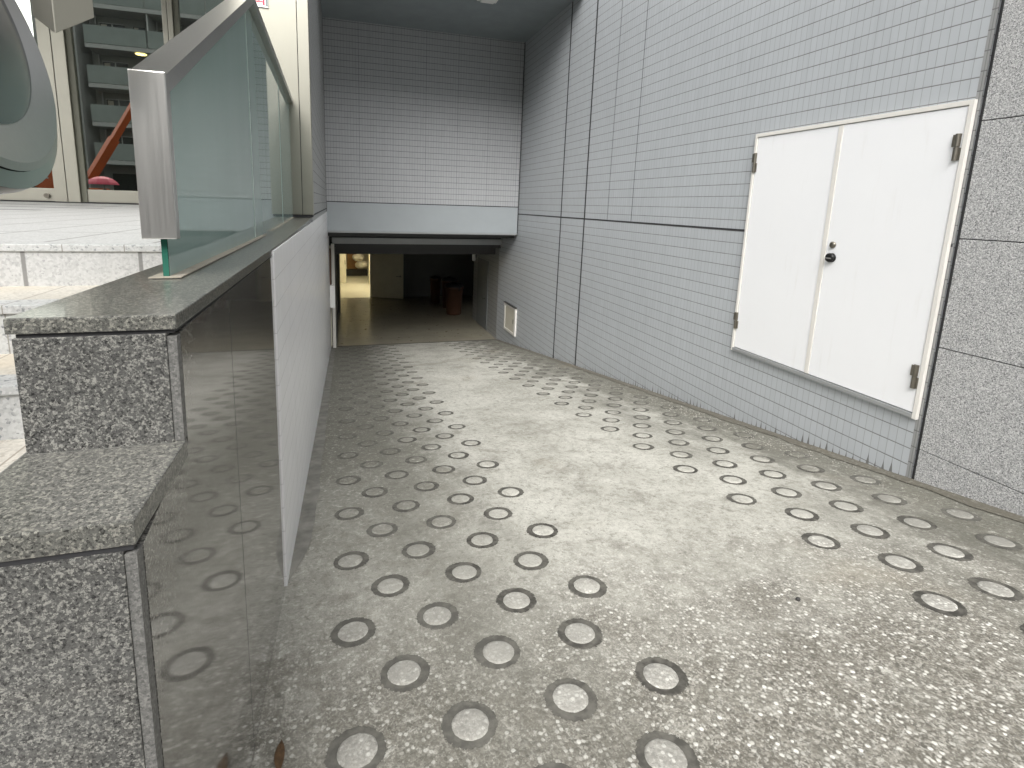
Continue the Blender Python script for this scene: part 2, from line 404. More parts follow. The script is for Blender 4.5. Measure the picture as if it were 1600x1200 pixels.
# ------------------------------------------------------------------ ground
bm = bmesh.new()
for (x0, x1, y0, y1) in ((-1.55, 10.9, 0.0, 34.3),):
    nx, ny = 12, 34
    g = [[bm.verts.new(P(x0+(x1-x0)*i/nx, y0+(y1-y0)*j/ny, rz(y0+(y1-y0)*j/ny))) for j in range(ny+1)] for i in range(nx+1)]
    for i in range(nx):
        for j in range(ny): bm.faces.new((g[i][j], g[i+1][j], g[i+1][j+1], g[i][j+1]))
struct(mk('ramp', bm, M['ramp']))
bm = bmesh.new(); R = 1200
quad(bm, [(-R, -R, rz(0)), (R, -R, rz(0)), (R, 0, rz(0)), (-R, 0, rz(0))])
quad(bm, [(-R, 0, rz(0)), (-1.56, 0, rz(0)), (-1.56, 33, rz(0)), (-R, 33, rz(0))])
struct(mk('street', bm, M['asphalt']))
# mortar strips where the ramp meets the walls
def strip(name, x0, x1, y0, y1, mat, wob, h=.012):
    bm = bmesh.new(); n = 90; a = []
    for i in range(n+1):
        y = y0+(y1-y0)*i/n
        e = wob*(.5*math.sin(y*2.1)+.5*math.sin(y*5.3+1)+random.uniform(-.5, .5))
        if x0 < 0: e -= max(0, 7.6-y)*.24
        xa, xb = (x0, x1+e) if x0 < 0 else (x0+e, x1)
        zz = rz(y)+h+ .004*random.random()
        hi = .025 if x0 > 0 else .012
        za, zb = (zz+hi, zz) if x0 < 0 else (zz, zz+hi)
        a.append([bm.verts.new(P(xa, y, za)), bm.verts.new(P(xb, y, zb)), ])
    for p, q in zip(a, a[1:]): bm.faces.new((p[0], p[1], q[1], q[0]))
    return struct(mk(name, bm, mat))
strip('mortar_strip', -.79, -.52, 6.46, 34.2, M['gutter_l'], .02)
strip('mortar_strip', 10.54, 10.81, 1.0, 34.2, M['gutter'], .05)

# ------------------------------------------------------------------ anti-slip rings
ORD = ['nearest', 'second nearest', 'third nearest', 'fourth nearest', 'fifth nearest', 'sixth nearest', 'seventh nearest', 'eighth nearest', 'ninth nearest', 'tenth nearest',
       'eleventh nearest', 'twelfth nearest', 'thirteenth nearest', 'fourteenth nearest', 'fifteenth nearest', 'sixteenth nearest', 'seventeenth nearest', 'eighteenth nearest', 'nineteenth nearest', 'twentieth nearest', 'twenty-first nearest', 'twenty-second nearest']
COLN = ['first', 'second', 'third', 'fourth', 'fifth', 'sixth', 'seventh']
def ring_mesh(seed):
    rnd = random.Random(seed); seg = 72; ro, ri = .252*U, .166*U
    ph = [rnd.uniform(0, 6.28) for _ in range(4)]
    def wob(t, amp): return 1+amp*(math.sin(3*t+ph[0])+.8*math.sin(7*t+ph[1])+.7*math.sin(13*t+ph[2]))*.4+rnd.uniform(-amp, amp)*.6
    bm = bmesh.new(); lay = bm.verts.layers.float.new('edge'); rows = []
    for f0, e, h in ((ro*1.07, 1.0, .0006), (ro*.965, .30, .0016), ((ro+ri)*.5, 0.0, .0010), (ri*1.03, .15, .0016), (ri*.96, .2, .0016)):
        row = []
        for i in range(seg):
            t = i*2*math.pi/seg; r = f0*wob(t, .016)
            vv = bm.verts.new((r*math.cos(t), r*math.sin(t), h)); vv[lay] = e; row.append(vv)
        rows.append(row)
    for a, b in zip(rows, rows[1:]):
        for i in range(seg): bm.faces.new((a[i], a[(i+1) % seg], b[(i+1) % seg], b[i]))
    me = bpy.data.meshes.new('ring_groove'); bm.to_mesh(me); bm.free(); me.materials.append(M['groove'])
    bm = bmesh.new(); prev = None
    for k, (f, h) in enumerate(((1.03, .0010), (.985, .0040), (.88, .0058), (.45, .0066))):
        cur = []
        for i in range(seg):
            t = i*2*math.pi/seg; r = ri*f*(wob(t, .020) if k < 3 else 1)
            cur.append(bm.verts.new((r*math.cos(t), r*math.sin(t), h)))
        if prev:
            for i in range(seg): bm.faces.new((prev[i], prev[(i+1) % seg], cur[(i+1) % seg], cur[i]))
        prev = cur
    bm.faces.new(prev)
    for f in bm.faces: f.smooth = True
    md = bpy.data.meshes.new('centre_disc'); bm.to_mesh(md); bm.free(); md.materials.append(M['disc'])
    return me, md
variants = [ring_mesh(s) for s in range(6)]
proto = bpy.data.objects.new('anti_slip_ring', None); proto.empty_display_size = .1
pg = bpy.data.objects.new('ring_groove', variants[0][0]); pd = bpy.data.objects.new('centre_disc', variants[0][1])
TILT = -math.atan(GR); first = True
def place_ring(x, y, label, group):
    global first
    r, g, d = (proto, pg, pd) if first else (proto.copy(), pg.copy(), pd.copy())
    first = False
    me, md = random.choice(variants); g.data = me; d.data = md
    link(r); link(g, r); link(d, r)
    r.location = P(x, y, rz(y)); r.rotation_euler = Euler((TILT, 0, 0))
    a = random.uniform(0, 6.28); g.rotation_euler = (0, 0, a); d.rotation_euler = (0, 0, a+1)
    d.location = (random.uniform(-.006, .006), random.uniform(-.006, .006), 0)
    tag(r, label, 'anti-slip ring', group)
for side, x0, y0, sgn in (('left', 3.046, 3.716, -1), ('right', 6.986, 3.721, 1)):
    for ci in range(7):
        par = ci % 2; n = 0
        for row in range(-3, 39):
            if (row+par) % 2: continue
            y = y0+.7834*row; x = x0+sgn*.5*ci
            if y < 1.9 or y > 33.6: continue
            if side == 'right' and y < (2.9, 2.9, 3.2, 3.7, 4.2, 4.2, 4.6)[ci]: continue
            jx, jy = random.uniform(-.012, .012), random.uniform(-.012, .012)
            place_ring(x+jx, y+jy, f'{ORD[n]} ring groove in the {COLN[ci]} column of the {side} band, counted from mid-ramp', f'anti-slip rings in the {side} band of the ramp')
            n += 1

# ------------------------------------------------------------------ right wall: tile, granite, door, hatch
t = thing('tiled_wall', 'long blue grey tiled wall on the right of the ramp holding the white double door', 'wall', (11.4, 20, rz(20)))
boxes('tile_face', [((10.8, 6.60, -11.5), (12.0, 34.42, 9.9))], M['tile_r'], t)
boxes('joint_strip', [((10.794, 11.62, -.49), (10.81, 30.6, -.435)), ((10.794, 6.62, -.49), (10.81, 6.66, -.435))], M['joint'], t)
for yy, w in ((24.08, .05), (21.46, .055)):
    boxes('expansion_joint', [((10.793, yy-w, rz(yy)+.05), (10.81, yy+w, -.495)), ((10.793, yy-w, -.43), (10.81, yy+w, 9.7))], M['joint'], t)
boxes('sheet_joint', [((10.7965, yy-.012, -.43), (10.81, yy+.012, 9.7)) for yy in (19.35, 17.5)], M['joint'], t)
box('edge_return', (10.797, 6.60, rz(6)-.5), (10.81, 6.69, 9.9), M['tile_l'], t)

t = thing('granite_wall', 'flamed grey granite slab wall at the right edge beside the white double door', 'wall', (11.4, 0, rz(0)))
zs = [-9, -4.43, -2.37, -.33, 1.72, 3.77, 5.82, 7.9, 12.0]
for a, b in zip(zs, zs[1:]):
    for (y0, y1) in ((6.525, 1.6), (1.588, -3.4), (-3.412, -8.4), (-8.412, -13.4)):
        box('granite_slab', (10.785, y0, a+.009), (11.4, y1, b-.009), M['gr_grey'], t, .002)
box('backing', (10.815, 6.585, -8), (11.9, -13.5, 14), M['joint'], t)

dr = thing('double_door', 'white painted steel double door set high in the tiled wall', 'door', (10.7, 9.1, -3.87))
Y0, Y1, Z0, Z1 = 6.65, 11.59, -3.87, 2.10
fw = .07
boxes('frame', [((10.72, Y0, Z0), (10.82, Y0+.075, Z1)), ((10.72, Y1-fw, Z0), (10.82, Y1, Z1)), ((10.72, Y0+.076, Z1-.085), (10.82, Y1-fw-.001, Z1))], M['cream_p'], dr, .002)
box('sill', (10.70, Y0+.076, Z0+.015), (10.82, Y1-fw-.001, Z0+.10), M['shutter'], dr, .002)
ys = 9.13
lw_ = box('leaf', (10.74, Y0+.09, Z0+.12), (10.80, ys-.05, Z1-.10), M['white'], dr, .003)
ln_ = box('leaf', (10.745, ys+.062, Z0+.12), (10.80, Y1-fw-.015, Z1-.10), M['white'], dr, .003)
lw_['label'] = 'wider leaf with knob and lock'; ln_['label'] = 'narrower plain leaf'
box('astragal', (10.728, ys-.048, Z0+.12), (10.80, ys+.06, Z1-.105), M['cream_p'], dr, .003)
bm = bmesh.new(); c = P(10.74, 8.912, -.93); d = (-1, 0, 0)
bm_lathe(bm, c, d, [(0.001, 0), (.038, 0), (.038, .004), (.034, .007), (.022, .009), (.022, .014), (.036, .018), (.038, .026), (.034, .033), (.022, .036), (.0008, .037)], 32)
kb = mk('knob', bm, M['blackm'], dr, True)
bm = bmesh.new(); bm_box(bm, (10.74-.112, 8.912-.075, -.955), (10.74-.098, 8.912+.075, -.925)); mk('turn_slot', bm, M['chrome'], kb)
bm = bmesh.new(); bm_lathe(bm, P(10.74, 8.925, -.64), d, [(0.001, 0), (.027, 0), (.027, .008), (.020, .016), (.010, .019), (.0008, .019)], 28); mk('lock_cylinder', bm, M['brass'], dr, True)
def hinge(y, za, zb):
    bm = bmesh.new(); ln = (zb-za)*U
    zm = (za+zb)/2
    bm_cyl(bm, P(10.722, y, za), (0, 0, 1), .016, ln*.49, 16); bm_cyl(bm, P(10.722, y, zm+.012), (0, 0, 1), .016, ln*.48, 16)
    bm_box(bm, (10.715, y-.075, za+.01), (10.738, y+.03, zm-.01)); bm_box(bm, (10.70, y-.02, zm+.01), (10.716, y+.075, zb-.01))
    bm_cyl(bm, P(10.722, y, zm-.015), (0, 0, 1), .011, .03*U, 12)
    mk('hinge', bm, M['brass'], dr)
hinge(6.80, 1.06, 1.53); hinge(6.80, -3.27, -2.80); hinge(11.52, 1.10, 1.60); hinge(11.52, -3.22, -2.76)

h = thing('inspection_hatch', 'small beige inspection hatch low on the tiled wall by the garage', 'hatch', (10.75, 31.3, -8.3))
boxes('frame', [((10.70, 30.15, -8.35), (10.81, 30.42, -6.50)), ((10.70, 32.3, -8.35), (10.81, 32.5, -6.50)), ((10.70, 30.425, -8.35), (10.81, 32.295, -8.2)), ((10.70, 30.425, -6.65), (10.81, 32.295, -6.5))], M['cream_p'], h)
box('panel', (10.73, 30.43, -8.19), (10.80, 32.29, -6.66), M['beige'], h, .002)
box('latch', (10.705, 30.55, -7.6), (10.729, 30.65, -7.3), M['brass'], h)
box('rain_lip', (10.66, 30.1, -6.49), (10.80, 32.55, -6.43), M['dark'], h)

# ------------------------------------------------------------------ back header, soffit, left upper wall
t = thing('header_wall', 'blue grey tiled header wall above the garage opening', 'wall', (5, 31, -1.74))
box('tile_face', (-.83, 30.6, -.035), (10.79, 31.4, 9.72), M['tile_b'], t)
boxes('joint_strip', [((10.74, 30.585, -1.70), (10.792, 30.61, 9.69)), ((-.80, 30.585, -.062), (10.735, 30.61, -.015)), ((-.83, 30.585, -1.7), (-.79, 30.61, 9.69))], M['joint'], t)
box('lintel_panel', (-.785, 30.575, -1.72), (10.735, 31.2, -.07), M['panel'], t, .006)
box('lintel_edge', (-.785, 30.57, -1.80), (10.735, 31.2, -1.725), M['shutter'], t)
box('recess_soffit', (-.82, 31.21, -2.05), (10.78, 34.6, -1.55), M['dark'], t)
s = thing('roller_shutter', 'grey bottom rail of the raised roller shutter over the garage mouth', 'shutter', (5, 33.8, -2.7))
box('bottom_rail', (-.6, 33.75, -2.69), (10.78, 34.05, -2.30), M['shutter'], s, .004)
box('shutter_box', (-.79, 34.06, -2.95), (10.79, 35.2, -2.06), M['dark'], s)
boxes('guide_rail', [((-.66, 33.6, rz(33.6)), (-.47, 33.95, -2.70))], M['cream_p'], s, .003)
boxes('guide_rail', [((-.765, 33.1, -9.3), (-.70, 33.5, -5.5)), ((-.765, 33.1, -5.0), (-.70, 33.5, -2.8))], M['beige'], s)
b = thing('switch_box', 'small white switch box on the left guide rail of the shutter', 'switch box', (-.7, 33.2, -6.6))
box('case', (-.765, 32.4, -6.6), (-.47, 32.9, -5.2), M['signw'], b, .006)
box('conduit', (-.75, 32.6, -5.18), (-.68, 32.7, -2.9), M['terra'], b)

t = thing('ceiling_slab', 'dark blue grey soffit above the lower half of the ramp', 'soffit', (5, 25, 9.7))
box('soffit', (-.83, 22.8, 9.7), (10.82, 31.4, 10.3), M['soffit'], t)
box('facade_above', (-2.6, 22.85, 10.31), (12, 40, 40), M['tile_b'], t)
box('edge_trim', (-.83, 22.75, 9.62), (10.79, 22.79, 10.3), M['panel'], t)
l = thing('ceiling_light', 'white fluorescent fitting on the soffit above the ramp', 'ceiling light', (6.9, 24.6, 9.45))
box('housing', (6.35, 23.4, 9.54), (7.3, 25.2, 9.695), M['fixture'], l, .01)
box('diffuser', (6.5, 23.5, 9.46), (7.15, 25.1, 9.535), M['signw'], l, .01)

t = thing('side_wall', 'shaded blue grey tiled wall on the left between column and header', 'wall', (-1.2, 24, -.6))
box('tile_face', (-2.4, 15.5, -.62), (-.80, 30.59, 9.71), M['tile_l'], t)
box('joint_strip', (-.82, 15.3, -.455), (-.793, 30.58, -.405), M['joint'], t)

cp = thing('canopy', 'high pale canopy over the entrance terrace, above the frame', 'canopy', (-30, 22, 20))
box('underside', (-62, 9, 20), (-2.65, 34.6, 20.4), plain('canopy underside', (.50, .50, .48), .6), cp)
box('fascia', (-62, 8.6, 19.9), (-2.65, 8.98, 21.5), M['panel'], cp)
# cream stainless column
c = thing('clad_column', 'cream stainless clad column at the end of the glass balustrade', 'column', (-1.6, 15.4, -.5))
box('front_panel', (-1.02, 15.0, -.40), (-.745, 15.49, 14), M['cream'], c, .003)
box('front_panel', (-2.6, 15.0, -.40), (-1.035, 15.49, 14), M['cream'], c, .003)
box('seam', (-1.034, 15.02, -.40), (-1.021, 15.4, 14), M['joint'], c)
box('base_joint', (-2.58, 15.03, -.47), (-.765, 15.47, -.402), M['joint'], c)
sg = thing('sign_plate', 'white sign with red Korean lettering on the cream column, mostly above the frame', 'sign', (-1.75, 14.98, 4.8))
box('plate', (-2.45, 14.965, 4.80), (-1.70, 14.995, 6.4), M['signw'], sg)
box('stripe', (-1.755, 14.955, 4.84), (-1.712, 14.964, 6.3), M['signg'], sg)
bm = bmesh.new()                        # the syllable 의: ring, bar, upright
cx, cz, seg = -1.915, 5.01, 28
pr_ = [[bm.verts.new(P(cx+r*math.cos(i*2*math.pi/seg), yv, cz+r*1.15*math.sin(i*2*math.pi/seg))) for i in range(seg)] for r, yv in ((.052, 14.958), (.022, 14.958))]
for i in range(seg): bm.faces.new((pr_[0][i], pr_[0][(i+1) % seg], pr_[1][(i+1) % seg], pr_[1][i]))
bm_box(bm, (-1.99, 14.956, 4.915), (-1.83, 14.964, 4.938)); bm_box(bm, (-1.825, 14.956, 4.85), (-1.785, 14.964, 5.14))
mk('letter', bm, M['red'], sg)

# ------------------------------------------------------------------ left granite pier, white ramp wall
w = tag(box('white_wall', (-1.42, 6.45, -12), (-.78, 34.3, -.61), M['tile_w'], None, .003), 'white tiled low wall along the left side of the ramp', 'wall')
pw = thing('granite_pier', 'dark speckled granite balustrade pier stepping down at the left', 'pier', (-1.1, 2.1, rz(2)))
XL, XR = -1.475, -.80
def prism_yz(name, prof, x0, x1, mat, parent, bev=0.0):
    bm = bmesh.new(); bm_poly(bm, [P(x0, y, z) for y, z in prof], Vector(((x1-x0)*U, 0, 0)))
    if bev: bmesh.ops.bevel(bm, geom=bm.edges[:], offset=bev, segments=2, profile=.6, affect='EDGES')
    return mk(name, bm, mat, parent)
# top cap (rises slightly towards the column)
prism_yz('cap', [(2.755, -.575), (8, -.585), (15.45, -.475), (15.45, -.555), (8, -.665), (2.755, -.652)], XL-.02, XR+.004, M['gr_top'], pw, .003)
box('shadow_groove', (XL+.012, 2.775, -.672), (XR-.012, 9, -.654), M['joint'], pw)
box('upper_block', (XL, 2.762, -1.26), (XR-.045, 6.6, -.673), M['gr_dark'], pw, .0015)
box('rear_block', (XL, 6.61, -9), (XR-.05, 15.4, -.665), M['gr_dark'], pw)
box('ledge_cap', (XL-.02, 2.075, -1.352), (XR+.004, 2.80, -1.245), M['gr_top'], pw, .0035)
box('shadow_groove', (XL+.012, 2.092, -1.380), (XR-.012, 2.8, -1.354), M['joint'], pw)
box('lower_block', (XL, 2.082, -6.0), (XR-.045, 6.6, -1.381), M['gr_dark'], pw, .0015)
# polished side facing with a thin sawn border
bm = bmesh.new()
bm_poly(bm, [P(XR-.044, y, z) for y, z in ((2.155, -1.40), (2.82, -1.275), (2.83, -.685), (3.0, -.675), (6.44, -.675), (6.44, -6.6), (2.155, -6.0))], Vector((.044*U, 0, 0)))
mk('polished_side', bm, M['gr_side'], pw)
bm = bmesh.new()
for a, b_, z0, z1 in ((2.088, 2.148, -6.0, -1.396), (2.768, 2.822, -1.243, -.688)):
    bm_box(bm, (XR-.044, a, z0), (XR-.001, b_, z1))
mk('sawn_edge', bm, M['gr_edge'], pw)
boxes('slab_joint', [((XR-.03, 3.988, -6.5), (XR+.0008, 3.993, -.70))], M['joint'], pw)

# ------------------------------------------------------------------ glass balustrade
gb = thing('glass_balustrade', 'frosted green glass balustrade with a raked then level stainless rail', 'balustrade', (-1.22, 4.1, -.58))
def glx(y): return -1.205-.0085*(y-4.05)
def pane(name, pts, mat, th=.035):
    bm = bmesh.new(); bm_poly(bm, [P(glx(y)-th/2, y, z) for y, z in pts], Vector((th*U, 0, 0)))
    return mk(name, bm, mat, gb)
pane('glass_panel', [(4.06, -.575), (8.08, -.58), (8.08, 2.62), (4.06, .72)], M['frost'])
pane('glass_panel', [(8.13, -.58), (12.2, -.52), (12.2, 2.70), (8.13, 2.66)], M['frost'])
pane('glass_panel', [(12.25, -.52), (14.98, -.48), (14.98, 2.66), (12.25, 2.66)], M['frost'])
bm = bmesh.new(); bm_box(bm, (glx(4.05)-.019, 4.043, -.572), (glx(4.05)+.019, 4.058, .72)); mk('glass_edge', bm, M['glass_edge'], gb)
sil = plain('pale green silicone', (.50, .62, .57), .3)
for y in (8.105, 12.225): box('glass_joint', (glx(y)-.02, y-.02, -.56), (glx(y)+.021, y+.02, 2.6), sil, gb)
rw, rt = .108, .125
bm = bmesh.new()
def railseg(y0, z0, y1, z1):
    a, b_ = glx(y0), glx(y1)
    vs = [P(a-rw, y0, z0), P(a+rw, y0, z0), P(a+rw, y0, z0-rt), P(a-rw, y0, z0-rt)]
    ve = [P(b_-rw, y1, z1), P(b_+rw, y1, z1), P(b_+rw, y1, z1-rt), P(b_-rw, y1, z1-rt)]
    va = [bm.verts.new(v) for v in vs]; vb = [bm.verts.new(v) for v in ve]
    bm.faces.new(va); bm.faces.new(vb[::-1])
    for i in range(4): bm.faces.new((va[i], vb[i], vb[(i+1) % 4], va[(i+1) % 4]))
railseg(4.0, .80, 8.3, 2.82); mk('raked_rail', bm, M['steel_y'], gb)
bm = bmesh.new(); railseg(8.305, 2.82, 14.97, 2.64); mk('level_rail', bm, M['steel_y'], gb)
bm = bmesh.new(); bm_box(bm, (glx(4)-rw, 3.955, -.295), (glx(4)+rw, 4.04, .80), .003); mk('end_post', bm, M['steel'], gb)
bm = bmesh.new(); bm_poly(bm, [P(-1.30, 3.98, -.572), P(-1.10, 4.00, -.572), P(-1.165, 9, -.58), P(-1.24, 14.9, -.478), P(-1.32, 14.9, -.478), P(-1.275, 9, -.58)], Vector((0, 0, .008*U)))
mk('sealant_bed', bm, plain('tan sealant', (.36, .33, .27), .8, var=.2, scale=20), gb)

# ------------------------------------------------------------------ entrance terrace and steps
tr = box('terrace', (-90, 6.62, -3.9), (-1.5, 35.3, -.575), M['pave']); struct(tr)
boxes_t = [((-30, yy, -.573), (-3.0+q, yy+.55, -.5685)) for yy, q in ((27.5, -7), (23.0, -6), (19.2, -6.2))]
tag(boxes('paving_band', boxes_t, plain('grey granite band', (.20, .20, .20), .6, var=.15, scale=40)), 'three dark grey bands let into the white terrace paving before the doors', 'paving band')
st = thing('entrance_steps', 'white granite entrance steps behind the dark pier', 'steps', (-10, 3, rz(0)))
edges = [(6.60, -.56), (5.47, -1.02), (4.55, -1.475), (3.60, -1.924), (2.65, -2.38), (1.70, -2.83), (.75, -3.29), (-.2, -3.74)]
back = 6.61
for i, (y, z) in enumerate(edges):
    zn = edges[i+1][1] if i+1 < len(edges) else -4.04
    stp = box('step', (-40, y+.03, zn-.3), (-1.49, back+(.0 if i else .8), z-.085), M['riser'], st)
    box('nosing', (-40, y, z-.082), (-1.49, y+.30, z), M['riser'], stp, .004)
    if i: box('tread', (-40, y+.302, z-.08), (-1.49, back+.02, z-.004), M['tread'], stp)
    back = y+.02

# ------------------------------------------------------------------ glazed entrance front
fc = thing('glazed_facade', 'glazed entrance front with cream steel mullions reflecting the street', 'facade', (-14, 35, -.56))
for x in (-40, -32.3, -24, -19.5, -15.0, -9.3, -4):
    wd = .62 if x == -15.0 else .27
    mu = boxes('mullion', [((x-wd, 34.7, -.57), (x-.012, 35.2, 24)), ((x+.012, 34.7, -.57), (x+wd, 35.2, 24))] , M['cream'], fc, .01)
    box('side_return', (x+wd+.002, 34.85, -.5), (x+wd+.28, 35.25, 24), plain('olive mullion side', (.16, .16, .12), .5), mu)
xs = [-40, -32.3, -24, -19.5, -15.0, -9.3, -4, 0]
for a, b_ in zip(xs, xs[1:]):
    wa = .62 if a == -15.0 else .27; wb = .62 if b_ == -15.0 else .27
    box('kick_plate', (a+wa+.01, 34.9, -.50), (b_-wb-.01, 35.1, .21), M['cream'], fc, .004)
    box('window', (a+wa+.01, 34.99, .22), (b_-wb-.01, 35.02, 24), M['window'], fc)
    bm = bmesh.new(); bm_cyl(bm, P((a+b_)/2+1.2, 34.9, -.2), (0, -1, 0), .05, .04, 16); mk('floor_lock', bm, M['brass'], fc)
box('threshold', (-60, 34.6, -.572), (-1.5, 35.4, -.51), M['joint'], fc)
lb = thing('lobby', 'dim lobby room behind the glazed entrance front', 'room', (-20, 48, -.56))
boxes('lobby_wall', [((-60, 62, -.5), (-2.5, 63, 24)), ((-61, 35.5, -.5), (-60, 62, 24)), ((-2.6, 35.5, -.5), (-2.45, 62, 9.6))], plain('lobby wall', (.10, .10, .085), .6), lb)
box('lobby_floor', (-60, 35.4, -.9), (-2.5, 62, -.56), plain('lobby floor', (.10, .10, .09), .3), lb)
box('lobby_ceiling', (-60, 35.5, 13.6), (-2.5, 62, 14.2), plain('lobby ceiling', (.13, .13, .12), .7), lb)
for (x, y) in ((-13.9, 43), (-11.8, 42.5), (-18.6, 60), (-20.8, 48.5), (-16.5, 59), (-24, 44)):
    bm = bmesh.new(); bm_lathe(bm, P(x, y, 13.58), (0, 0, -1), [(.17, 0), (.17, .02), (.13, .03), (.12, .012), (.001, .012)], 24)
    q = mk('downlight', bm, M['lamp_w'], None)
    tag(q, 'round warm downlight in the lobby ceiling', 'downlight', 'lobby downlights')
box('upper_storey', (-90, 35.3, 24.05), (-2.61, 63, 60), M['tile_b'], fc)

# ------------------------------------------------------------------ convex mirror on its post
cm = thing('traffic_mirror', 'round convex traffic mirror in a broad stainless rim at the left edge', 'mirror', (-2.9, 3.95, -2.0))
C0 = P(-2.20, 3.95, .92); N = Vector((1, .0, .24)).normalized()
MS = .89
q = N.to_track_quat('Z', 'Y').to_matrix(); ax, ay = q.col[0], q.col[1]
up = Vector((0, 0, 1)); up = (up-N*up.dot(N)).normalized(); sd = up.cross(N)
def circ(r, h, off=0.0, seg=72):
    r *= MS; off *= MS
    return [C0+sd*(r*U*math.cos(i*2*math.pi/seg))+up*(r*U*math.sin(i*2*math.pi/seg)+off*U)+N*h for i in range(seg)]
def loft(name, rings, mat, parent, cap=False):
    bm = bmesh.new(); L = [[bm.verts.new(p) for p in r] for r in rings]; n = len(L[0])
    for a, b_ in zip(L, L[1:]):
        for i in range(n): bm.faces.new((a[i], a[(i+1) % n], b_[(i+1) % n], b_[i]))
    if cap: bm.faces.new(L[-1])
    return mk(name, bm, mat, parent, True)
for nm, ra, rb in (('rim', (.79, .012, .20), (.93, .03, .05)), ('rim_bevel', (.93, .03, .05), (.965, .022, .03))):
    loft(nm, [circ(ra[0], ra[1], ra[2]), circ(rb[0], rb[1], rb[2])], M['rimsteel'], cm)
loft('mirror_face', [circ(.80*math.sin(a)/1.0, .014+.012*math.cos(a), .20) for a in [math.pi/2*k/10 for k in range(10, 0, -1)]], M['mirror'], cm, True)
loft('outer_lip', [circ(.966, .015, .03), circ(1.05, .004)], plain('grey rim lip', (.34, .36, .35), .3, .8), cm)
loft('back_shell', [circ(1.051, .004), circ(1.065, -.02), circ(1.06, -.06), circ(.7, -.12), circ(.2, -.14), circ(.02, -.14)], M['blackm'], cm)
bm = bmesh.new(); bm_cyl(bm, P(-2.85, 3.95, -2.0), (0, 0, 1), .038, 6.2*U, 20); mk('post', bm, M['steel'], cm, False)
bm = bmesh.new(); bm_cyl(bm, P(-2.85, 3.95, .95), (1, 0, 0), .02, .35*U, 14); bm_cyl(bm, P(-2.85, 3.95, 1.9), (1, -.45, .12), .02, 1.35*U, 14); mk('arm', bm, M['steel'], cm)
hb = thing('steel_housing', 'square stainless housing with pointed underside hung beside the round mirror', 'housing', (-1.45, 3.45, .85))

def housing(d):
    # (x, z) at reference depth 8, scaled to the real depth d of each vertical edge
    def q(x, z, y): return P(x*y/8, y, z*y/8)
    c = q(-3.40, 1.955, d); r = q(-2.965, 2.19, d+.13); l = q(-3.62, 2.13, d+.10); b = q(-3.2, 2.30, d+.24)
    top = P(0, 0, 1.75).z
    bm = bmesh.new(); lo = [bm.verts.new(v) for v in (c, r, b, l)]
    hi = [bm.verts.new((v.x, v.y, top)) for v in (c, r, b, l)]
    bm.faces.new(lo[::-1]); bm.faces.new(hi)
    for i in range(4): bm.faces.new((lo[i], lo[(i+1) % 4], hi[(i+1) % 4], hi[i]))
    bmesh.ops.bevel(bm, geom=bm.edges[:], offset=.0015, segments=2, profile=.6, affect='EDGES')
    return bm
mk('casing', housing(3.45), M['cream'], hb)
bm = bmesh.new(); bm_cyl(bm, P(-1.42, 3.6, 1.6), (-1, .25, 0), .02, 1.5*U, 14); mk('bracket', bm, M['steel'], hb)

# ------------------------------------------------------------------ garage interior
FZ = -9.66
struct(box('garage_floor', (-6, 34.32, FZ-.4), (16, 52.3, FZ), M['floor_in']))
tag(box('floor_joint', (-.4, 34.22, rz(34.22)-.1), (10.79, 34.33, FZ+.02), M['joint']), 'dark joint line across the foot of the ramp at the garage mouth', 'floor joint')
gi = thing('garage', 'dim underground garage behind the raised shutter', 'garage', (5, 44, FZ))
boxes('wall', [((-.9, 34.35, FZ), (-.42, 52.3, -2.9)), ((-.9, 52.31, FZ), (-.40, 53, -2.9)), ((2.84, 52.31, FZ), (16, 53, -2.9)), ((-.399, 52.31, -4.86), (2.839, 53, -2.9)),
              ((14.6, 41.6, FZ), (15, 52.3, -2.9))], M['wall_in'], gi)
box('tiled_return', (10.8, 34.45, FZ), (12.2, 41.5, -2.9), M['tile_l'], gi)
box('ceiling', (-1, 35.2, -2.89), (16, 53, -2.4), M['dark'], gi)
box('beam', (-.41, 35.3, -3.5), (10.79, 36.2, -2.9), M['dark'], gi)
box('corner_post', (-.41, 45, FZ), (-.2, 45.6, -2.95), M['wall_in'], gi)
sd_ = thing('side_door', 'grey steel door with small lever in the right garage wall', 'door', (10.75, 37.6, FZ))
box('leaf', (10.74, 36.9, FZ+.05), (10.79, 40.0, -4.2), plain('dark grey door', (.17, .18, .18), .5), sd_, .003)
bm = bmesh.new(); bm_cyl(bm, P(10.75, 37.5, -7.2), (-1, 0, 0), .012, .07, 12); bm_cyl(bm, P(10.58, 37.45, -7.2), (0, 1, 0), .010, .13, 12); mk('lever', bm, M['chrome'], sd_)
wl = thing('wall_lamp', 'small unlit white lamp on the right garage wall near the ceiling', 'lamp', (10.7, 40.8, -4.6))
bm = bmesh.new(); bm_lathe(bm, P(10.62, 40.8, -4.62), (0, 0, 1), [(.001, 0), (.045, .01), (.055, .06), (.055, .24), (.04, .28), (.001, .285)], 20); mk('shade', bm, M['signw'], wl, True)
box('mount', (10.66, 40.7, -4.3), (10.79, 40.9, -4.0), M['dark'], wl)
od = thing('open_door', 'cream steel door standing open against the garage back wall', 'door', (2.85, 52.2, FZ))
bm = bmesh.new(); dv = Vector((5.93-2.86, 50.95-52.25, 0)).normalized(); nn = Vector((dv.y, -dv.x, 0))
p0 = Vector((2.86, 52.2, 0)); Ld = 3.34
pts = [p0, p0+dv*Ld, p0+dv*Ld+nn*.1, p0+nn*.1]
bm_poly(bm, [P(p.x, p.y, FZ+.06) for p in pts], Vector((0, 0, (4.74)*U))); mk('leaf', bm, plain('cream grey door paint', (.66, .62, .47), .45, var=.1, scale=3), od)
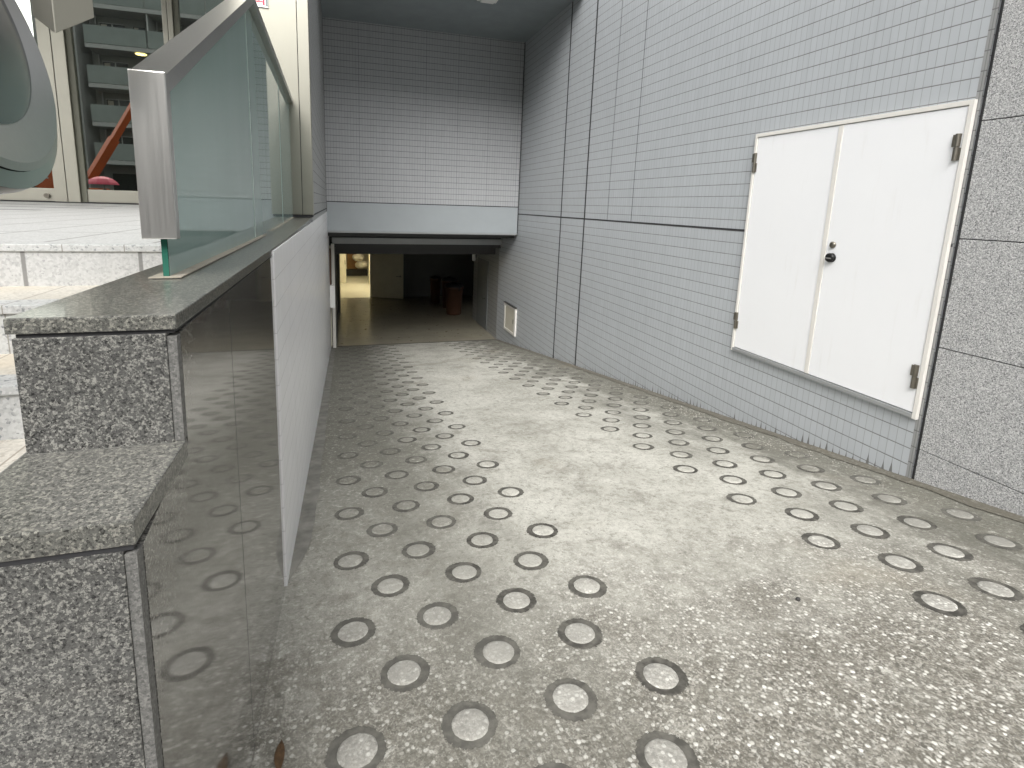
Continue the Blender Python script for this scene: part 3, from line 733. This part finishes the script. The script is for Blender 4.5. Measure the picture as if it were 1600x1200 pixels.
hd = p0+dv*(Ld-.28)+nn*.1
bm = bmesh.new(); bm_cyl(bm, P(hd.x, hd.y, -7.3), nn, .012, .07, 12); e = hd+nn*.19; bm_cyl(bm, P(e.x, e.y, -7.3), -dv, .011, .14, 12); bm_cyl(bm, P(hd.x, hd.y, -7.3), nn, .03, .01, 16); mk('lever', bm, M['brass'], od)
boxes('jamb', [((2.72, 52.22, FZ), (2.838, 52.6, -4.87)), ((-.398, 52.22, FZ), (-.28, 52.6, -4.87)), ((-.27, 52.22, -5.0), (2.71, 52.6, -4.87))], M['cream_p'], od)
# lit back room
lr = thing('back_room', 'brightly lit cream back room seen through the open garage door', 'room', (1.2, 60, FZ))
boxes('wall', [((-1.0, 53.02, FZ), (-.42, 72, -4.2)), ((5.2, 53.02, FZ), (5.6, 72, -4.2)), ((-1, 72.02, FZ), (5.6, 72.5, -4.2))], M['room'], lr)
box('floor', (-1, 52.32, FZ-.4), (5.6, 72.5, FZ+.004), M['room'], lr)
box('ceiling', (-1, 53.02, -4.19), (5.6, 72.5, -3.8), M['room'], lr)
tl = thing('tube_light', 'glowing tube light on the back room ceiling', 'light', (3, 60, -4.6))
box('tube', (3.6, 54.6, -4.5), (3.9, 64, -4.3), M['tube'], tl)
box('housing', (3.4, 54.4, -4.295), (4.1, 64.2, -4.2), M['fixture'], tl)
cab = thing('wood_panel', 'brown wooden board leaning on the back room wall', 'board', (1.0, 68.5, FZ+.6))
box('board', (.62, 68.4, FZ+.9), (1.95, 68.7, -5.9), M['wood'], cab, .01)
box('plinth', (.45, 68.2, FZ+.005), (3.2, 68.9, FZ+.85), M['black'], cab)
box('shelf', (.55, 68.0, -5.88), (2.9, 69.0, -5.72), M['cream_p'], cab)
def sack(x, y, z, s, lab):
    bm = bmesh.new(); bm_sph(bm, (0, 0, 0), 1, (1, .8, .62), 3)
    for v in bm.verts:
        n = v.co.normalized(); f = 1+.10*math.sin(5*n.x+2*n.z+x*9)+.07*math.sin(9*n.y+4*n.z+z*7)+.05*math.sin(14*n.x-6*n.y)
        v.co = v.co*f*s*U
    c = P(x, y, z); bmesh.ops.translate(bm, verts=bm.verts[:], vec=c)
    tag(mk('cloth_sack', bm, M['sack'], None, True), lab, 'sack', 'sacks in the lit back room')
sack(2.35, 67.4, -8.1, .80, 'bottom pale sack of the heap in the lit back room')
sack(2.05, 67.2, -7.1, .74, 'middle pale sack of the heap in the lit back room')
sack(2.35, 67.2, -6.1, .80, 'top pale sack of the heap in the lit back room')
b = thing('door_panel', 'pale cupboard door on the left inside the lit back room', 'cupboard', (-.1, 64, FZ))
box('leaf', (-.41, 62, FZ+.006), (.45, 62.4, -4.25), M['room'], b, .004); box('handle', (.30, 61.9, -7.4), (.36, 61.99, -6.9), M['brass'], b)
b = thing('cupboard', 'pale cupboard on the right inside the lit back room', 'cupboard', (3.6, 64, FZ))
box('leaf', (3.05, 61, FZ+.006), (3.6, 61.6, -4.25), M['room'], b, .004); box('side', (3.61, 61, FZ+.006), (5.15, 63, -4.25), plain('olive cupboard side', (.25, .22, .13), .5), b)

def bin_(x, y, r, h, lab, mat, lid=True):
    t = thing('plastic_bin', lab, 'bin', (x, y, FZ), 'bins at the right of the garage')
    R = r*U; H = h*U
    bm = bmesh.new(); bm_lathe(bm, P(x, y, FZ), (0, 0, 1), [(.001, .002), (R*.80, .002), (R*.83, .03), (R*.97, H*.93), (R*1.06, H*.935), (R*1.06, H), (R*.94, H), (R*.78, .05), (.001, .05)], 36)
    mk('tub', bm, mat, t, True)
    if lid:
        bm = bmesh.new(); bm_sph(bm, (0, 0, 0), R*1.0, (1, 1, .6), 3)
        for v in bm.verts:
            n = v.co.normalized(); v.co *= 1+.10*math.sin(6*n.x+3*n.z)+.08*math.sin(8*n.y+5*n.x)
        bmesh.ops.translate(bm, verts=bm.verts[:], vec=P(x, y, FZ+h-.05)); mk('bag', bm, M['black'], t, True)
bin_(9.55, 43.4, .80, 2.5, 'large terracotta bin with black bag nearest the garage wall', M['terra'])
bin_(9.75, 46.3, .75, 2.6, 'terracotta bin with black bag behind the large one', M['terra'])
bin_(8.8, 48.6, .52, 2.5, 'narrow terracotta bin deepest in the garage', M['terra'])

# ------------------------------------------------------------------ small things on the ramp
bm = bmesh.new(); n = 9; tl_, tr_, tc = [], [], []
for i in range(n):
    f = i/(n-1); wd = .020*math.sin(math.pi*min(1, f*1.02))**.8*(1-.35*f); yy = (f-.5)*.115
    bend = .010*math.sin(f*3.1)
    tl_.append(bm.verts.new((-wd, yy, .010+bend))); tc.append(bm.verts.new((.002*math.sin(f*5), yy, .003+bend))); tr_.append(bm.verts.new((wd*.8, yy, .013+bend)))
for i in range(n-1):
    bm.faces.new((tl_[i], tc[i], tc[i+1], tl_[i+1])); bm.faces.new((tc[i], tr_[i], tr_[i+1], tc[i+1]))
lf = mk('dead_leaf', bm, M['leaf'], None, True, (0, 0, 0)); lf.location = P(-.575, 3.84, rz(3.84)); lf.rotation_euler = (TILT, 0, .05)
m_ = lf.modifiers.new('thick', 'SOLIDIFY'); m_.thickness = .0012
tag(lf, 'curled brown dead leaf on the ramp beside the granite pier', 'leaf')
def pebble(x, y, r, mat, sq=.6):
    bm = bmesh.new(); bm_sph(bm, (0, 0, 0), r, (1, .75, sq), 2); s0 = random.uniform(0, 9)
    for v in bm.verts: v.co *= 1+.16*math.sin(v.co.x/r*3+s0)+.12*math.sin(v.co.y/r*4+s0*2)
    o = mk('pebble', bm, mat, None, True, (0, 0, 0)); o.location = P(x, y, rz(y))+Vector((0, 0, r*sq*.7)); o.rotation_euler = (0, 0, random.uniform(0, 6)); return o
tag(pebble(5.406, 4.26, .0125, M['stone']), 'dark pebble lying alone on the pale middle of the ramp', 'pebble')
bm = bmesh.new()
for i in range(420):
    y = random.choice((random.gauss(9.2, 1.1), random.gauss(12.5, 1.2), random.uniform(5, 22)))
    x = min(10.45, random.gauss(10.1, .22)); r = random.uniform(.002, .007)
    m = Matrix.Translation(P(x, y, rz(y))+Vector((0, 0, r*.4))) @ Euler((random.random()*3, random.random()*3, 0)).to_matrix().to_4x4() @ Matrix.Diagonal((r, r*.8, r*.6, 1))
    bmesh.ops.create_icosphere(bm, subdivisions=1, radius=1, matrix=m)
cr = mk('mortar_crumbs', bm, M['crumb']); tag(cr, 'pale mortar crumbs scattered along the foot of the tiled wall', 'debris', None, 'stuff')

# ------------------------------------------------------------------ across the street (seen mirrored in the glass)
ab = thing('apartment_building', 'grey apartment block with stacked balconies across the street', 'building', (-20, -75, rz(0)))
box('wall', (-56, -90, rz(0)), (45, -78, 50), M['apart'], ab)
box('stair_tower', (-64, -92, rz(0)), (-56.2, -71, 52), plain('tower wall', (.47, .47, .46), .8, var=.06, scale=.6), ab)
for k in range(5):
    z = 7.8+8.55*k
    s_ = box('balcony', (-55, -77.9, z-.9), (45, -72, z), M['apart2'], ab)
    boxes('parapet', [((-55+12.6*i, -72.2, z+.1), (-55+12.6*i+12.3, -71.95, z+3.9)) for i in range(8)], M['para'], s_)
    boxes('divider', [((-55+12.6*i-.15, -77.8, z+.05), (-55+12.6*i+.15, -72.4, z+7.5)) for i in range(1, 8)], M['apart2'], s_)
    for i in range(8):
        x = -55+12.6*i
        f = boxes('window', [((x+1.2, -77.95, z+.1), (x+6.2, -77.8, z+6)), ((x+8, -77.95, z+2.5), (x+10.4, -77.8, z+6))], M['win_d'], ab)
        f2 = boxes('curtain', [((x+1.4, -77.79, z+.3), (x+2.6+1.1*((i*7+k*3) % 3), -77.75, z+5.8)), ((x+8.2, -77.79, z+2.6), (x+9.1, -77.75, z+5.8))], M['sack'], f)
        boxes('window_frame', [((x+3.6, -77.74, z+.1), (x+3.85, -77.66, z+6)), ((x+1.05, -77.9, z+6.0), (x+6.35, -77.66, z+6.2)), ((x+7.85, -77.9, z+2.3), (x+10.55, -77.66, z+2.5))], M['apart2'], f)
        if (i+k) % 2: box('air_conditioner', (x+10.7, -77.7, z+.1), (x+12.0, -76.6, z+2.3), M['fixture'], ab, .02)
        boxes('drain_pipe', [((x+.35, -77.7, z+.05), (x+.6, -77.4, z+7.5))], M['apart2'], ab)
for i in range(8): boxes('window', [((-54+12.6*i, -77.95, rz(0)+.2), (-46+12.6*i, -77.8, 5))], M['win_d'], ab)
bw = thing('brown_building', 'low dark office building beside the apartment block', 'building', (-85, -75, rz(0)))
box('wall', (-110, -92, rz(0)), (-66, -74, 26), plain('dull olive wall', (.20, .20, .17), .8), bw)
for k in range(3): boxes('window', [((-109+7*i, -74.2, 2+8*k), (-104+7*i, -73.95, 6.5+8*k)) for i in range(6)], M['win_d'], bw)
ck = thing('mobile_crane', 'orange mobile crane with a raised boom parked in the street', 'crane', (-44, -40, rz(0)))
box('chassis', (-52, -42.5, rz(0)+1.6), (-38, -36.5, rz(0)+3.6), M['black'], ck, .03)
box('cab', (-52, -42.4, rz(0)+3.65), (-47.5, -36.6, rz(0)+8.2), M['orange'], ck, .08)
box('windscreen', (-52.06, -42, rz(0)+5.6), (-52.01, -37, rz(0)+7.7), M['win_d'], ck)
box('turret', (-45.5, -42, rz(0)+3.65), (-41.5, -37, rz(0)+5.0), M['orange'], ck, .08)
for x in (-50, -46.5, -40.2):
    for y in (-42.8, -36.8):
        bm = bmesh.new(); bm_cyl(bm, P(x, y, rz(0)+1.5), (0, 1, 0), 1.45*U, .8*U, 28); mk('wheel', bm, M['black'], ck)
bm = bmesh.new()
for (a, b_, r) in (((-43.6, -39.5, 2.6), (-39.3, -39.5, 9.8), .95), ((-39.6, -39.5, 9.3), (-35.2, -39.5, 16.8), .72)):
    A_, B_ = P(*a), P(*b_); bm_cyl(bm, A_, B_-A_, r*U, (B_-A_).length, 4)
mk('boom', bm, M['orange'], ck)

def person(x, y, label, cloth, ulabel, g0):
    bm = bmesh.new(); sk = bm.verts.layers.skin.verify()
    J = {'pel': (0, 0, .95), 'sp': (0, .01, 1.15), 'ch': (0, .0, 1.36), 'nk': (0, -.01, 1.48), 'hd': (0, -.025, 1.60), 'tp': (0, -.02, 1.70),
         'sl': (.18, 0, 1.41), 'el': (.22, -.02, 1.13), 'hl': (.20, -.10, .90), 'sr': (-.18, 0, 1.41), 'er': (-.22, -.12, 1.20), 'hr': (-.16, -.26, 1.32),
         'kl': (.10, -.05, .50), 'al': (.10, .02, .09), 'tl': (.10, -.13, .04), 'kr': (-.10, .02, .50), 'ar': (-.10, .14, .10), 'tr': (-.10, .0, .04)}
    Rr = {'pel': .15, 'sp': .14, 'ch': .16, 'nk': .06, 'hd': .095, 'tp': .075, 'sl': .075, 'el': .055, 'hl': .04, 'sr': .075, 'er': .055, 'hr': .04,
          'kl': .075, 'al': .05, 'tl': .04, 'kr': .075, 'ar': .05, 'tr': .04}
    V = {k: bm.verts.new(v) for k, v in J.items()}
    for a, b_ in (('pel', 'sp'), ('sp', 'ch'), ('ch', 'nk'), ('nk', 'hd'), ('hd', 'tp'), ('ch', 'sl'), ('sl', 'el'), ('el', 'hl'), ('ch', 'sr'), ('sr', 'er'), ('er', 'hr'),
                  ('pel', 'kl'), ('kl', 'al'), ('al', 'tl'), ('pel', 'kr'), ('kr', 'ar'), ('ar', 'tr')): bm.edges.new((V[a], V[b_]))
    for k, v in V.items(): v[sk].radius = (Rr[k], Rr[k]*.8); v[sk].use_root = (k == 'pel')
    me = bpy.data.meshes.new('person'); bm.to_mesh(me); bm.free(); me.materials.append(M['coat'])
    o = bpy.data.objects.new('person', me); link(o); o.modifiers.new('skin', 'SKIN'); m = o.modifiers.new('sub', 'SUBSURF'); m.levels = m.render_levels = 2
    o.location = P(x, y, g0); o['_w'] = tuple(o.location); tag(o, label, 'person')
    um = bpy.data.objects.new('umbrella', None); link(um); um.location = o.location+Vector((-.16, -.26, 1.30)); um['_w'] = (0, 0, 0)
    tag(um, ulabel, 'umbrella')
    bm = bmesh.new(); n = 16
    rg = []
    for r, h in ((.02, .98), (.25, .95), (.48, .85), (.64, .70), (.70, .60)):
        rg.append([bm.verts.new((r*(1-.05*(i % 2))*math.cos(i*2*math.pi/n), r*(1-.05*(i % 2))*math.sin(i*2*math.pi/n), h)) for i in range(n)])
    for a, b_ in zip(rg, rg[1:]):
        for i in range(n): bm.faces.new((a[i], a[(i+1) % n], b_[(i+1) % n], b_[i]))
    cn = mk('canopy', bm, cloth, um); mm = cn.modifiers.new('t', 'SOLIDIFY'); mm.thickness = .004
    bm = bmesh.new(); bm_cyl(bm, (0, 0, -.12), (0, 0, 1), .008, 1.16, 10); mk('shaft', bm, M['steel'], um)
person(-30.5, -10.5, 'person in a dark coat holding the pink umbrella', M['pink'], 'open pink umbrella held above the dark coated person', rz(0))
person(-39.5, -12.5, 'person in a dark coat holding the pale blue umbrella', M['paleblue'], 'open pale blue umbrella held by the second walker', rz(0)+.6)

# ------------------------------------------------------------------ camera, light, world
cam = bpy.data.cameras.new('camera'); co = bpy.data.objects.new('camera', cam); link(co)
a_, b_, c_ = .2794, .1711, -.0309
fw = Vector((math.sin(a_)*math.cos(b_), math.cos(a_)*math.cos(b_), -math.sin(b_)))
rt_ = Vector((math.cos(a_), -math.sin(a_), 0)); dn = fw.cross(rt_)
r2 = rt_*math.cos(c_)+dn*math.sin(c_); d2 = -rt_*math.sin(c_)+dn*math.cos(c_)
mw = Matrix((( r2.x, -d2.x, -fw.x, 0), (r2.y, -d2.y, -fw.y, 0), (r2.z, -d2.z, -fw.z, EYE*U), (0, 0, 0, 1)))
co.matrix_world = mw
cam.sensor_width = 36; cam.sensor_fit = 'HORIZONTAL'; cam.lens = 789.6/1600*36
cam.shift_x = 41.57/1600; cam.shift_y = -142.34/1600
cam.clip_start = .02; cam.clip_end = 3000
S.camera = co

SUN_E, SUN_R = math.radians(44), math.radians(200)      # elevation, direction the light comes from (behind left)
w = bpy.data.worlds.new('World'); S.world = w; w.use_nodes = True; nt = w.node_tree
bg = nt.nodes['Background']
sk = nt.nodes.new('ShaderNodeTexSky'); sk.sky_type = 'NISHITA'; sk.sun_disc = False
sk.sun_elevation = SUN_E; sk.sun_rotation = SUN_R; sk.air_density = 1.0; sk.dust_density = 6.0; sk.ozone_density = 1.0
hs = nt.nodes.new('ShaderNodeHueSaturation'); hs.inputs['Saturation'].default_value = .15
nt.links.new(sk.outputs[0], hs.inputs['Color']); nt.links.new(hs.outputs[0], bg.inputs[0]); bg.inputs[1].default_value = .15
sl = bpy.data.lights.new('sun', 'SUN'); sl.energy = .5; sl.angle = math.radians(75); sl.color = (1, .97, .92)
so = bpy.data.objects.new('sun', sl); link(so)
dvec = Vector((math.sin(SUN_R)*math.cos(SUN_E), math.cos(SUN_R)*math.cos(SUN_E), math.sin(SUN_E)))
so.rotation_euler = dvec.to_track_quat('Z', 'Y').to_euler(); so.location = (0, 0, 30)
S.view_settings.view_transform = 'Standard'; S.view_settings.look = 'None'; S.view_settings.gamma = 1; S.view_settings.exposure = 1.17
S.render.engine = 'CYCLES'
S.cycles.max_bounces = 10; S.cycles.diffuse_bounces = 8; S.cycles.glossy_bounces = 5; S.cycles.transparent_max_bounces = 10
S.cycles.use_denoising = True
for o in bpy.data.objects:
    if '_w' in o: del o['_w']
